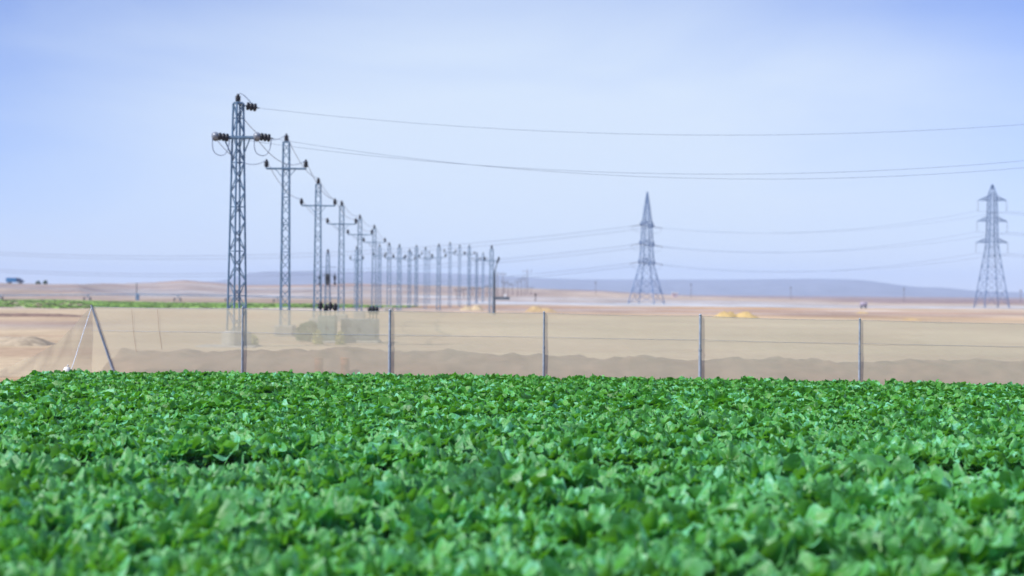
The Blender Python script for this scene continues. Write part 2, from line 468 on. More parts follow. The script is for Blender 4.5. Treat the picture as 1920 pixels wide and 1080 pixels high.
def field_positions():
    out = []
    Y = 8.4; row = 0
    while Y < 38.9:
        half = .44 * (Y + 3)
        sp = .34 + .12 * np.clip((26 - Y) / 15, 0, 1)
        xs = np.arange(-half, half, sp) + (row % 2) * sp * .5
        xs = xs + rng.uniform(-.09, .09, len(xs))
        ys = Y + rng.uniform(-.09, .09, len(xs))
        out.append(np.stack([xs, ys], -1))
        Y += sp * .92; row += 1
    P = np.concatenate(out)
    X, Y = P[:, 0], P[:, 1]
    edge = 38.35 - .095 * X + (fbm(X * .8, X * 0 + 2, 3) - .5) * .5
    leftb = -12.9 + (38.9 - Y) * .12 + (fbm(Y * .9, X * 0 + 8, 3) - .5) * .5
    keep = (Y < edge) & (X > leftb)
    # gaps in the canopy: broken stretches of two furrows and odd missing heads
    fur = np.abs(Y - (18.9 - .02 * X)) < .62
    fur |= np.abs(Y - (15.6 - .02 * X)) < .34
    br = fbm(X * .55 + 31, Y * .2, 3)
    keep &= ~(fur & (br > .36))
    keep &= rng.random(len(X)) > np.where(Y < 22, .10, .05)
    P = P[keep]
    sc = .95 + .45 * (fbm(P[:, 0] * .5, P[:, 1] * .5, 3) - .5) * 2 + rng.uniform(-.24, .22, len(P))
    sc = np.where(P[:, 1] > 33, 1 + (sc - 1) * .5, sc)
    return P, np.clip(sc, .6, 1.35)

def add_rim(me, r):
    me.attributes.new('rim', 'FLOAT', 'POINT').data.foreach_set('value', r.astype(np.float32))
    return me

def make_field():
    P, sc = field_positions()
    X, Y = P[:, 0], P[:, 1]
    u = X / Y; py = HOR + (EYE - .34) / Y * FPX
    inview = (np.abs(u) < .37) & (py < 1110)
    cand = np.where(inview)[0]; cand = cand[np.argsort(Y[cand])][:300]
    near = np.zeros(len(P), bool); near[cand] = True
    # individuals: fourteen different heads, copied
    protos = []
    for i in range(14):
        v, f, rm = plants(np.zeros((1, 3)), np.ones(1), 14, 13, 35, 1.55, 14.)
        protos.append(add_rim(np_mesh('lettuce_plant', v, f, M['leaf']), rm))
    for i in cand:
        o = bpy.data.objects.new('lettuce_plant', protos[random.randrange(14)])
        COL.objects.link(o)
        o.location = (X[i], Y[i], g(X[i], Y[i])); o.rotation_euler = (random.uniform(-.12, .12), random.uniform(-.12, .12), random.uniform(0, 6.28))
        o.scale = (sc[i] * 1.05,) * 3
        tag(o, 'leafy green lettuce head among the nearest rows of the field', 'lettuce', 'lettuce heads in the nearest rows')
    vs, fs, rs, off = [], [], [], 0
    for a, b, nl, ns, nt, ls, km in ((0, 16.5, 14, 10, 27, 1.32, 12), (16.5, 21, 14, 8, 21, 1.2, 10.5), (21, 27, 15, 7, 15, 1.06, 8), (27, 60, 15, 5, 11, .92, 6)):
        s = (~near) & (Y >= a) & (Y < b)
        p3 = np.stack([X[s], Y[s], gh(X[s], Y[s])], -1)
        v, f, rm = plants(p3, sc[s], nl, ns, nt, ls, km)
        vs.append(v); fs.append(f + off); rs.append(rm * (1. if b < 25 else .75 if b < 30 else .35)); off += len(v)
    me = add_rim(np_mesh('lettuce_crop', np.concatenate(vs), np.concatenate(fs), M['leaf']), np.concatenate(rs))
    o = bpy.data.objects.new('lettuce_crop', me); COL.objects.link(o)
    tag(o, 'dense green lettuce canopy filling the field up to the net fence', 'crop', kind='stuff')
make_field()

# far strip of green crop
def make_far_crop():
    n = 60000
    Y = rng.uniform(182, 320, n); u = rng.uniform(-.62, -.055, n); X = u * Y; px = 960 + u * FPX
    lo = interp(px, [-700, 0, 100, 180, 300, 650, 760, 820], [190, 190, 188, 192, 196, 208, 222, 245]) + 5 * (vnoise(px * .02, px * 0) - .5)
    hi = interp(px, [-700, 0, 100, 300, 650, 760, 820], [290, 290, 300, 272, 256, 238, 228])
    keep = (Y > lo) & (Y < hi)
    brown = (Y > 207) & (Y < 268) & (np.abs(px - 85 + (Y - 207) * .3) < 75 + 20 * vnoise(Y * .1, Y * 0 + 3))
    brown |= (np.abs(px - 52) < 30) & (Y < 268)
    keep &= ~(brown & (rng.random(n) < .9))
    X, Y = X[keep], Y[keep]; n = len(X)
    Z = gh(X, Y)
    a = rng.uniform(0, 6.28, n); s = rng.uniform(.3, .6, n); h = rng.uniform(.07, .16, n)
    tl = rng.uniform(-.25, .25, (n, 2))
    dx, dy = np.cos(a) * s, np.sin(a) * s
    v = np.stack([np.stack([X - dx, Y - dy, Z - .02], -1), np.stack([X + dx, Y + dy, Z - .02], -1),
                  np.stack([X + dx * .7 + tl[:, 0], Y + dy * .7 + tl[:, 1], Z + h], -1),
                  np.stack([X - dx * .7 + tl[:, 0], Y - dy * .7 + tl[:, 1], Z + h * .9], -1)], 1).reshape(-1, 3)
    f = np.arange(4 * n).reshape(-1, 4)
    me = np_mesh('far_crop', v, f, M['crop'], False)
    o = bpy.data.objects.new('far_crop', me); COL.objects.link(o)
    tag(o, 'thin strip of green crop across the desert behind the fence', 'crop', kind='stuff')
make_far_crop()

# ------------------------------------------------------------------ net fence
def fence():
    root = thing('net_fence', 'low fence of galvanised posts draped with fine pale netting behind the lettuce', 'fence', (0, 39.2, 0))
    off = Vector((0, -39.2, 0))
    FY = lambda px: 39.2 / (1 + .13 * (px - 960) / FPX)
    tops = [(172, 575), (455, 578), (731, 583), (1020, 587), (1313, 592), (1612, 600), (1915, 607), (2230, 615), (2560, 624)]
    pts = []
    for px, py in tops:
        t = at(px, py, FY(px)); t.y = FY(px); pts.append(t)
    # posts
    for i, t in enumerate(pts):
        if i in (0, 6): continue
        m = MB()
        r = .036 if i in (2, 4) else .027
        b = Vector((t.x, t.y, -.25))
        m.tube([b + off, Vector((t.x, t.y, t.z * .52)) + off], r * 1.18, 12)
        m.tube([Vector((t.x, t.y, t.z * .52)) + off, t + off], r, 12)
        m.lathe(t + off, (0, 0, 1), [(0, r * 1.1), (.03, r * 1.05), (.05, r * .5), (.055, .004)], 12)
        m.tube([Vector((t.x, t.y, t.z * .50)) + off, Vector((t.x, t.y, t.z * .53)) + off], r * 1.35, 12)
        m.build('post', M['post' if i in (2, 4) else 'post_dull'], root, True)
    # leaning end post and its guy
    t0 = pts[0]; foot = at(218, 700, FY(200)); foot.z = -.1
    m = MB(); m.tube([foot + off, foot.lerp(t0, .55) + off, t0 + off + Vector((-.02, 0, .05))], [.04, .034, .03], 12)
    p = tag(m.build('end_post', M['post'], root, True), 'end post leaning left')
    peg = at(131, 688, 39.6); peg.z = .12
    m = MB(); m.tube([t0 + off, peg + off], .008, 6); m.build('guy_wire', M['wire'], root)
    # net: one sheet hung along the posts, then drawn down to the ground on the left
    V = []; nz = 26
    cols = []
    for i in range(len(pts) - 1):
        for k in range(24):
            t = k / 24; c = pts[i].lerp(pts[i + 1], t)
            c.z -= .02 * 4 * t * (1 - t) * (1 + .5 * math.sin(i * 2.1)); cols.append(c)
    back = .042
    grid = []
    for ci, c in enumerate(cols):
        line = []
        for z in range(nz):
            q = z / (nz - 1)
            bulge = .008 * math.sin(ci * .26 + q * 2) * math.sin(math.pi * q) + .005 * math.sin(ci * 1.7 + q * 9)
            line.append((c.x, c.y + back + bulge, -.03 + (c.z + .03) * q))
        grid.append(line)
    # the slope on the left: columns shrinking to the ground
    Lx = at(-260, 690, 38.2)
    pre = []
    for k in range(30, 0, -1):
        t = k / 30
        x = t0.x + (Lx.x - t0.x) * t; y = t0.y + (Lx.y - t0.y) * t
        top = max(.02, t0.z * (1 - t) ** 4)
        line = []
        for z in range(nz):
            q = z / (nz - 1)
            line.append((x + .05 * math.sin(k * .9 + q * 3), y + back + .9 * t * q * (1 - q) + .05 * math.sin(k * 1.3 + 4 * q), -.02 + (top + .04) * q + .02 * math.sin(k * 2.2) * q))
        pre.append(line)
    pre.append(grid[0])
    for gname, grid, gm in (('net', grid, 'net'), ('net_skirt', pre, 'net_loose')):
        m = MB(); vs = [p for l in grid for p in l]; fs = []
        for i in range(len(grid) - 1):
            for z in range(nz - 1):
                a = i * nz + z; fs.append((a, a + nz, a + nz + 1, a + 1))
        m.add([Vector(v) + off for v in vs], fs)
        m.build(gname, M[gm], root, True)
    # strands the net hangs on
    m = MB(); m.tube([Vector((c.x, c.y + .03, c.z)) + off for c in cols[::2]], .0025, 5); m.build('top_strand', M['wire'], root)
    m = MB(); m.tube([Vector((c.x, c.y + .03, c.z * .66)) + off for c in cols[::4]], .003, 5); m.build('middle_strand', M['wire'], root)
    # two thin rusty cords hanging in the net near the end post
    for px, yb in ((249, 660), (297, 655)):
        a = at(px, 580, FY(px) + .12); b = at(px + 6, yb, FY(px) - .02); 
        mid = a.lerp(b, .5) + Vector((-.02, 0, 0))
        a.y = mid.y = b.y = FY(px) + .01
        m = MB(); m.tube([a + off, mid + off, b + off], .0035, 5); m.build('cord', M['rope'], root)
    # white weight that pins the guy
    w = thing('weight_bag', 'small white bag weighing down the guy wire at the left fence end', 'bag', (peg.x - .06, 39.55, 0))
    m = MB(); n = 10
    vs = []; 
    for a in range(7):
        th = math.pi * a / 6
        for k in range(n):
            ph = 2 * math.pi * k / n
            rr = math.sin(th) ** .7 * (1 + .12 * math.sin(3 * ph + a))
            vs.append((.11 * rr * math.cos(ph), .10 * rr * math.sin(ph), .17 - .17 * math.cos(th)))
    fs = [(a * n + k, a * n + (k + 1) % n, a * n + n + (k + 1) % n, a * n + n + k) for a in range(6) for k in range(n)]
    m.add(vs, fs); m.build('sack', M['white'], w, True)
    m = MB(); m.tube([(0, 0, .32), (.015, 0, .36), (.03, .01, .38)], [.03, .02, .025], 8); m.build('tied_neck', M['white'], w, True)
fence()

# soil bank behind the net
def ridge(name, p0, p1, width, height, m, label, cat, seed=0, taper=True, rough=.5):
    p0 = Vector(p0); p1 = Vector(p1); d = p1 - p0; Ln = d.length; d.normalize(); nrm = Vector((-d.y, d.x, 0))
    nu = int(max(40, min(400, Ln / .15))); nv = 22
    U = np.linspace(0, 1, nu)[:, None]; Vv = np.linspace(-1, 1, nv)[None, :]
    prof = np.clip(1 - np.abs(Vv) ** 1.7, 0, 1)
    n = fbm(U * Ln * .7 + seed, Vv * 1.5 + seed, 5)
    n1 = fbm(U * Ln * .22 + seed * 3, U * 0, 3)
    n2 = fbm(U * Ln * 2.6 + seed, Vv * 5 + seed, 4)
    hh = height * prof * (.72 + .25 * n1 + rough * (n - .5) * .7 + .75 * rough * (n2 - .5))
    if taper: hh = hh * np.clip(np.minimum(U, 1 - U) * 7, 0, 1) ** .7
    wj = width * (1 + .25 * (fbm(U * Ln * .4 + 7, U * 0 + seed, 3) - .5))
    X = p0.x + d.x * U * Ln + nrm.x * Vv * wj; Y = p0.y + d.y * U * Ln + nrm.y * Vv * wj
    Z = gh(X, Y) + hh - .03
    V = np.stack([X, Y, Z], -1).reshape(-1, 3)
    c = np.array([p0.x * .5 + p1.x * .5, p0.y * .5 + p1.y * .5, 0])
    i = np.arange(nu - 1)[:, None] * nv + np.arange(nv - 1)[None, :]
    f = np.stack([i, i + nv, i + nv + 1, i + 1], -1).reshape(-1, 4)
    me = np_mesh(name, V - c, f, m)
    o = bpy.data.objects.new(name, me); COL.objects.link(o); o.location = c
    if cat: tag(o, label, cat)
    else: tag(o, label, kind='structure')
    return o
ridge('earth_bank', (-11.8, 43.6, 0), (24, 39.6, 0), 2.2, .82, M['soil'], 'low bank of turned brown soil behind the netting', None, 3, False)
ridge('dirt_heap', Vector((at(-120, 645, 63).x, 63, 0)), Vector((at(98, 645, 63).x, 63, 0)), 1.5, .5, M['heapsoil'],
      'brown stony dirt heap at the left edge beyond the netting', 'dirt heap', 11)
ridge('soil_ridge', Vector((at(-300, 595, 124).x, 123, 0)), Vector((at(165, 595, 124).x, 126, 0)), 1.0, .32, M['darksoil'],
      'long thin dark soil ridge on the sand at the left, above the stony heap', 'soil ridge', 23)

def heap(name, px0, px1, ytop, ybase, m, label, cat='sand heap', peaks=((.5, 1.),), seed=0, group=None):
    u, v = ray((px0 + px1) / 2, ybase); Y = EYE / -v
    for _ in range(8):
        Y = (EYE - g(u * Y, Y)) / -v
    w = (px1 - px0) / FPX * Y; h = (ybase - ytop) / FPX * Y * 1.0
    n = 44
    A, B = np.meshgrid(np.linspace(-.5, .5, n), np.linspace(-.5, .5, n))
    z = np.zeros_like(A)
    for cx, ph in peaks:
        r = np.sqrt(((A - (cx - .5)) * 2.1 * (1 if len(peaks) == 1 else 1.6)) ** 2 + (B * 2) ** 2)
        z = np.maximum(z, ph * np.clip(1 - r, 0, 1) ** .85)
    z = np.minimum(z, .8 - .25 * np.clip(z - .6, 0, 1)) * (.45 + 1.1 * (fbm(A * 9 + seed, B * 9, 5)))
    X = A * w; Yv = B * w * .7
    cx, cy = u * Y, Y + w * .2
    Z = z * h - .05 + 0 * X
    V = np.stack([X, Yv, Z], -1).reshape(-1, 3)
    i = np.arange(n - 1)[:, None] * n + np.arange(n - 1)[None, :]
    f = np.stack([i, i + 1, i + n + 1, i + n], -1).reshape(-1, 4)
    me = np_mesh(name, V, f, m)
    o = bpy.data.objects.new(name, me); COL.objects.link(o); o.location = (cx, cy, g(cx, cy))
    return tag(o, label, cat, group)
heap('sand_heap', 1336, 1432, 582, 597, M['sandheap'], 'double peaked yellow sand heap on the plain between the two right fence posts', peaks=((.3, 1.), (.68, .95)), seed=1)
heap('sand_heap', 970, 1048, 573, 585, M['ochreheap'], 'ochre sand heap behind the fence post nearest the picture centre', seed=2, peaks=((.45, 1.), (.7, .8)))
heap('sand_heap', 1688, 1738, 595, 601, M['ochreheap'], 'low ochre sand heap right of the rightmost fence post', seed=3)
heap('sand_heap', 1603, 1634, 582, 588, M['ochreheap'], 'tiny ochre sand heap under the mauve tank', seed=4)
heap('sand_heap', 858, 912, 570, 582, M['paleheap'], 'pale sand heap at the foot of the slim power poles', seed=5, peaks=((.35, .8), (.65, 1.)))

# ------------------------------------------------------------------ poles
PIN = [(z * 1.1, r * 1.1) for z, r in [(0, .03), (.04, .03), (.05, .10), (.09, .12), (.12, .075), (.15, .12), (.19, .125), (.22, .075), (.25, .115), (.29, .12), (.33, .07), (.38, .06), (.42, .045), (.43, .01)]]
def strain_profile(n=3, r=.175):
    p = [(0, .025), (.05, .03)]
    z = .06
    for i in range(n):
        p += [(z, .12), (z + .02, r), (z + .11, r), (z + .135, .12)]; z += .155
    return p + [(z, .03), (z + .12, .018)]

def lattice(m, H, w0, w1, step, lw, bw, z0=0., face_x=True, zig=True):
    """four angle-section legs with zigzag lacing"""
    def cor(z):
        w = (w0 + (w1 - w0) * (z - z0) / (H - z0)) / 2
        return [Vector((-w, -w, z)), Vector((w, -w, z)), Vector((w, w, z)), Vector((-w, w, z))]
    b, t = cor(z0), cor(H)
    for i in range(4): m.beam(b[i], t[i], lw)
    n = max(4, int((H - z0) / step)); zs = [z0 + (H - z0) * k / n for k in range(n + 1)]
    for k in range(n):
        c0, c1 = cor(zs[k]), cor(zs[k + 1])
        for i in range(4):
            j = (i + 1) % 4
            if (k + i) % 2: m.beam(c0[i], c1[j], bw)
            else: m.beam(c0[j], c1[i], bw)
            if k % 3 == 0 or not zig: m.beam(c0[i], c0[j], bw)
    for i in range(4): m.beam(t[i], t[(i + 1) % 4], bw * 1.4)

def power_pole(px, ytop, Y, label, arm=1.1, group='lattice power poles beyond the fence', rz=0., w0=.50, w1=.33, lw=.05, bw=.03, drop=1.45, step=.42, footing=True, pins=True):
    t = at(px, ytop, Y); zb = g(t.x, Y); H = t.z - zb - .43
    root = thing('power_pole', label, 'power pole', (t.x, Y, zb), rz, group)
    m = MB(); lattice(m, H, w0, w1, step, lw, bw, .1); m.build('mast', M['steel'], root)
    za = H - drop
    m = MB()
    m.beam((-arm, -.2, za), (arm, -.2, za), .07); m.beam((-arm, .2, za), (arm, .2, za), .07)
    for k in range(7):
        x = -arm + 2 * arm * k / 6; m.beam((x, -.2, za), (x, .2, za), .04)
    m.beam((-arm * .55, -.2, za), (-.12, -.17, za - .55), .035); m.beam((arm * .55, -.2, za), (.12, -.17, za - .55), .035)
    m.build('crossarm', M['steel'], root)
    for (x, z) in ((-arm, za + .04), (0, H), (arm, za + .04)):
        m = MB(); m.lathe((x, 0, z), (0, 0, 1), PIN, 10); m.build('insulator', M['insul'], root, True)
    if footing:
        m = MB(); m.box((0, 0, -.3), w0 * 2.1, w0 * 2.1, .9, .06); m.build('footing', M['conc'], root)
    c, s = math.cos(rz), math.sin(rz)
    tip = lambda x, z: Vector((t.x + x * c, Y + x * s, zb + z + .42))
    return [tip(-arm, za + .04), tip(0, H), tip(arm, za + .04)]

def corner_pole():
    Y = 63.; t = at(447, 194, Y); zb = g(t.x, Y); H = t.z - zb
    root = thing('power_pole', 'tall heavy lattice corner pole with strain insulators, leftmost and nearest pole', 'power pole', (t.x, Y, zb), 0, 'lattice power poles beyond the fence')
    m = MB(); lattice(m, H, .62, .33, .62, .066, .034, .3)
    m.v = [tuple(Matrix.Rotation(R(40), 3, 'Z') @ Vector(v)) for v in m.v]
    m.build('mast', M['steel'], root)
    m = MB(); m.beam((-.2, 0, H + .02), (.2, 0, H + .02), .09); m.beam((0, -.2, H + .025), (0, .2, H + .025), .08)
    m.build('mast_cap', M['steel'], root)
    za = H - (258 - 194) / FPX * Y
    a = .92
    m = MB()
    m.beam((-a, -.27, za), (a, -.27, za), .09); m.beam((-a, .27, za), (a, .27, za), .09)
    for x in (-a, -.45, .45, a): m.beam((x, -.27, za), (x, .27, za), .06)
    m.beam((-.6, -.27, za), (-.22, -.1, za - .9), .05); m.beam((.6, -.27, za), (.22, -.1, za - .9), .05)
    m.build('crossarm', M['steel'], root)
    tips = {}
    for x in (-a, a):
        b = Vector((x + .05, -.3, za + .02))
        m = MB(); m.lathe(b, (1, .1, -.12), strain_profile(), 12); m.build('strain_insulator', M['insul'], root, True)
        tips['r', x] = b + Vector((1, .1, -.12)).normalized() * .6
        b2 = Vector((x - .02, .3, za))
        b3 = Vector((x - .03, -.3, za + .03))
        m = MB(); m.lathe(b3, (.19, -1, .03), [(0, .03), (.05, .09), (.1, .17), (.15, .17), (.19, .09), (.25, .04)], 14)
        tag(m.build('strain_insulator', M['insul_grey'], root, True), 'pale grey disc insulator')
        dv = Vector((-.19, 1, -.03)).normalized(); b2 = b3 + dv * .12
        m = MB(); m.lathe(b2, dv, strain_profile(3, .15), 12); m.build('strain_insulator', M['insul'], root, True)
        tips['a', x] = b2 + dv * .6
        # jumper loop
        A = b3 + Vector((-.1, -.12, -.1)); B = tips['r', x] + Vector((-.05, -.02, -.05))
        pts = []
        for k in range(17):
            q = k / 16; p = A.lerp(B, q); p.z -= .74 * (math.sin(math.pi * q) ** .7); p.x -= .12 * math.sin(2 * math.pi * q) * (1 if q < .5 else .5); pts.append(p)
        m = MB(); m.tube(pts, .02, 6); m.build('jumper_loop', M['wire'], root, True)
    b = Vector((.3, 0, H - .10))
    m = MB(); m.beam((.1, 0, H - .08), (.32, 0, H - .10), .05); m.lathe(b, (1, .1, -.15), strain_profile(), 12); m.build('strain_insulator', M['insul'], root, True)
    tips['r', 0] = b + Vector((1, .1, -.15)).normalized() * .6
    m = MB(); m.lathe((-.02, 0, H + .05), (0, 0, 1), [(z * .8, r * .95) for z, r in PIN], 10); m.build('insulator', M['insul'], root, True)
    pts = [Vector((-.02, 0, H + .38)), Vector((.08, 0, H + .46)), Vector((.25, 0, H + .36)), Vector((.45, 0, H + .16)), tips['r', 0] + Vector((-.2, 0, .05))]
    m = MB(); m.tube(pts, .02, 6); m.build('jumper_loop', M['wire'], root, True)
    tips['a', 0] = Vector((.1, .25, H - .5))
    m = MB(); m.box((0, 0, -.3), 1.05, 1.05, 1.0, .12)
    m.v = [tuple(Matrix.Rotation(R(40), 3, 'Z') @ Vector(v)) for v in m.v]
    m.build('footing', M['conc'], root)
    m = MB(); m.box((-.3, -.2, -.1), 2.6, 1.9, .16, .05); m.build('footing_slab', M['conc'], root)
    o = Vector((t.x, Y, zb))
    return {k: o + v for k, v in tips.items()}
tipsC = corner_pole()

def span(a, b, sag, n=28):
    out = []
    for k in range(n + 1):
        t = k / n; p = a.lerp(b, t); p.z -= 4 * sag * t * (1 - t); out.append(p)
    return out
def cable(pts, r, label, group, cat='power cable'):
    m = MB(); m.tube(pts, r, 5); o = m.build('power_cable', M['wire'], None, True)
    return tag(o, label, cat, group)

lineA = [
    (537, 252, 78, 'slim lattice pole with wide crossarm, first to the right of the heavy corner pole'),
    (597, 334, 97, 'second lattice pole of the receding line right of the corner pole'),
    (641, 377, 116, 'third lattice pole of the receding line right of the corner pole'),
    (675, 403, 136, 'fourth lattice pole of the receding line right of the corner pole'),
    (702, 422, 155, 'fifth lattice pole of the receding line right of the corner pole'),
    (730, 455, 172, 'sixth lattice pole of the receding line, right above a fence post'),
]
tA = []
for i, (px, yt, Y, lb) in enumerate(lineA):
    tA.append(power_pole(px, yt, Y, lb, arm=(1.08, 1.14, 1.16, 1.15, 1.16, .5)[i], lw=.05, bw=.034, step=.5))
names = {0: 'left', 1: 'top', 2: 'right'}
for k, key in ((0, ('a', -.92)), (1, ('a', 0)), (2, ('a', .92))):
    chain = [tipsC[key]] + [t[k] for t in tA]
    pts = []
    for i in range(len(chain) - 1):
        d = (chain[i + 1] - chain[i]).length
        s = span(chain[i], chain[i + 1], (.62, .55, .5, .5, .5, .4)[i], 16); pts += s if i == 0 else s[1:]
    cable(pts, .017, f'{names[k]} cable of the receding line strung pole to pole from the corner pole', 'cables of the receding pole line')
# three cables leaving the corner pole to the right, towards a pole beyond the frame
for key, e, sag, lb in ((('r', 0), (2330, 193), 1.30, 'single highest cable sweeping from the top of the corner pole to the right edge'),
                        (('r', .92), (2330, 264), 1.73, 'lower of the two cables leaving the corner pole crossarm to the right'),
                        (('r', -.92), (2330, 252), 1.66, 'upper of the two cables leaving the corner pole crossarm to the right')):
    b = at(e[0], e[1], 62.)
    cable(span(tipsC[key], b, sag, 60), .0075, lb, 'cables from the corner pole to the right')

# the rank of slim poles further back
rank = [
    (669, 462, 190, .95, 'short lattice pole seen just left of the fourth receding pole, with its own low crossarm'),
    (712, 458, 205, .9, 'slim lattice pole between the fifth and sixth poles of the receding line'),
    (749, 458, 178, .8, 'slim dark pole next to the right of the pole above the fence post'),
    (768, 467, 215, .85, 'slim pole second to the right of the pole above the fence post'),
    (781, 459, 232, .9, 'slim pole third to the right of the pole above the fence post'),
    (798, 463, 205, .9, 'thicker lattice pole mid-rank, fourth right of the pole above the fence post'),
    (805, 471, 290, .8, 'thin pole almost touching the right side of a thicker mid-rank pole'),
    (823, 457, 184, .9, 'tall slim lattice pole just left of the rank of four evenly spaced ones'),
    (844, 454, 222, .9, 'tallest slim pole of the rank, left of the pale sand heap'),
    (862, 459, 232, .9, 'slim pole rising at the left foot of the pale sand heap'),
    (880, 459, 244, .9, 'slim pole rising directly behind the pale sand heap'),
    (894, 473, 300, .9, 'shorter slim pole at the right foot of the pale sand heap'),
    (906, 473, 320, .9, 'shorter slim pole close left of the last lattice pole of the rank'),
    (922, 460, 162, .85, 'last and widest lattice pole at the right end of the rank'),
]
tB = []
for px, yt, Y, arm, lb in rank:
    d = Y > 200
    tB.append(power_pole(px, yt, Y, lb, arm=arm, rz=random.uniform(-.4, .4), w0=.46 if not d else .40, w1=.34, lw=.055 if d else .045, bw=.034 if d else .026, step=.5, drop=1.2 if d else 1.35, footing=False))
for a, b, lb in ((2, 3, 'first'), (3, 4, 'second'), (8, 9, 'third'), (9, 10, 'fourth'), (10, 11, 'fifth'), (11, 12, 'sixth')):
    for k in (0, 2):
        cable(span(tB[a][k], tB[b][k], .3, 10), .014, f'{lb} short span, {names[k]} side, between slim poles of the far rank', 'short cables between the slim rank poles')

# transformer pole at 615
def transformer_pole():
    Y = 150.; t = at(615, 468, Y); zb = g(t.x, Y); H = t.z - zb - .4
    root = thing('transformer_pole', 'shorter tapering pole carrying dark hanging fuses, between the second and third receding poles', 'power pole', (t.x, Y, zb))
    m = MB(); lattice(m, H, .62, .26, .5, .065, .04, .1); m.build('mast', M['steel'], root)
    m = MB(); m.lathe((0, 0, H), (0, 0, 1), PIN, 10); m.build('insulator', M['insul'], root, True)
    za = H - 1.45
    m = MB(); m.beam((-.85, 0, za), (.95, 0, za), .06); m.build('crossarm', M['steel'], root)
    zf = za - .7
    for x in (-.78, 0, .78):
        m = MB(); m.lathe((x, -.3, zf - 1.2), (0, 0, 1), [(0, .03), (.05, .12), (.25, .12), (.3, .07), (.55, .07), (.6, .14), (.95, .14), (1.0, .07), (1.25, .03)], 10)
        m.build('fuse', M['insul'], root, True)
    m = MB(); m.beam((-.9, -.25, zf - .2), (.9, -.25, zf - .2), .06); m.beam((-.9, -.2, zf - 1.3), (.9, -.2, zf - 1.3), .06); m.build('fuse_frame', M['steel'], root)
    m = MB(); m.box((0, -.1, zf - 1.0), .5, .5, 1.0); m.build('switch_box', M['dark'], root)
transformer_pole()

# dark bare pole with a leaning top right beside the last rank pole
def dark_pole():
    Y = 156.; b = at(925, 590, Y); zb = g(b.x, Y)
    root = thing('bare_pole', 'dark solid pole with a bent top standing against the last lattice pole of the rank', 'pole', (b.x + .1, Y, zb))
    h1 = at(925, 511, Y).z - zb; h2 = at(930, 492, Y).z - zb
    m = MB(); m.tube([(0, 0, -.2), (0, 0, h1)], [.13, .11], 10); m.build('shaft', M['dark'], root, True)
    m = MB(); m.tube([(0, 0, h1), (.28, 0, h2)], [.07, .05], 8); m.build('bent_arm', M['dark'], root, True)
    m = MB(); m.lathe((.28, 0, h2 - .02), (.3, 0, 1), [(0, .05), (.05, .12), (.2, .12), (.28, .05)], 10); m.build('insulator', M['insul'], root, True)
dark_pole()

# the far cluster of small poles
far = [(856, 539, 380), (863, 541, 400), (870, 538, 390), (886, 536, 420), (899, 536, 430), (913, 533, 440), (933, 509, 400), (943, 509, 430), (946, 524, 400), (953, 528, 450),
       (961, 530, 480), (971, 524, 460), (978, 520, 470), (984, 516, 480), (996, 536, 500)]
def far_pole(px, yt, Y, label, group, r=.09, arm=.8):
    t = at(px, yt, Y); zb = g(t.x, Y)
    root = thing('small_far_pole', label, 'pole', (t.x, Y, zb), random.uniform(-.3, .3), group)
    H = t.z - zb
    m = MB(); m.tube([(0, 0, -.2), (0, 0, H)], [r * 1.2, r * .8], 8); m.build('shaft', M['brownpole'], root, True)
    m = MB(); m.beam((-arm, 0, H - .9), (arm, 0, H - .9), .1); m.build('crossarm', M['brownpole'], root)
    for x in (-arm, arm):
        m = MB(); m.lathe((x, 0, H - .85), (0, 0, 1), [(0, .05), (.1, .13), (.35, .13), (.45, .04)], 8); m.build('insulator', M['insul'], root, True)
for px, yt, Y in far:
    if px < 920: far_pole(px, yt, Y, 'tiny far brown pole among the feet of the slim rank poles', 'tiny far poles by the pale heap', arm=.5)
    else: far_pole(px, yt, Y, 'small distant pole in the dense cluster right of the last lattice pole', 'small distant pole cluster', arm=.8)
t = at(989, 505, 560)
far_pole(989, 505, 560, 'tall hazy distant pole with a wide cross top, right of the small cluster', None, .14, 1.7)
far_pole(1004, 548, 345, 'short dark stub post right of the small pole cluster, above the ochre heap', None, .12, .12)
for px, a, Y, lb in ((1117, 527, 640, 'faint thin pole left of the spiky pylon against the ridge'), (1296, 531, 640, 'faint thin pole right of the spiky pylon against the ridge'),
                     (1483, 537, 640, 'faint thin pole below the middle of the pylon cables'), (1695, 539, 600, 'faint thin pole where the ridge falls away, left of the right pylon'),
                     (1914, 542, 560, 'faint thin pole at the right edge of the picture')):
    far_pole(px, a, Y, lb, 'faint thin poles before the ridge', .10, .3)

# ------------------------------------------------------------------ pylons
def pylon_body(m, prof, lw, bw, panels):
    def cor(z):
        w = np.interp(z, [p[0] for p in prof], [p[1] for p in prof])
        return [Vector((-w, -w, z)), Vector((w, -w, z)), Vector((w, w, z)), Vector((-w, w, z))]
    for k in range(len(panels) - 1):
        c0, c1 = cor(panels[k]), cor(panels[k + 1])
        big = panels[k + 1] - panels[k] > 3.
        for i in range(4):
            j = (i + 1) % 4
            m.beam(c0[i], c1[i], lw)
            if big:     # K bracing with a secondary strut
                mid = (c1[i] + c1[j]) / 2
                m.beam(c0[i], mid, bw); m.beam(c0[j], mid, bw)
                q0 = (c0[i] + mid) / 2; q1 = (c0[j] + mid) / 2
                m.beam(q0, (c0[i] + c1[i]) / 2, bw * .8); m.beam(q1, (c0[j] + c1[j]) / 2, bw * .8); 
                m.beam(q0, (c0[i] * .25 + c1[i] * .75), bw * .8); m.beam(q1, (c0[j] * .25 + c1[j] * .75), bw * .8)
            else:
                m.beam(c0[i], c1[j], bw); m.beam(c0[j], c1[i], bw)
            m.beam(c1[i], c1[j], bw)
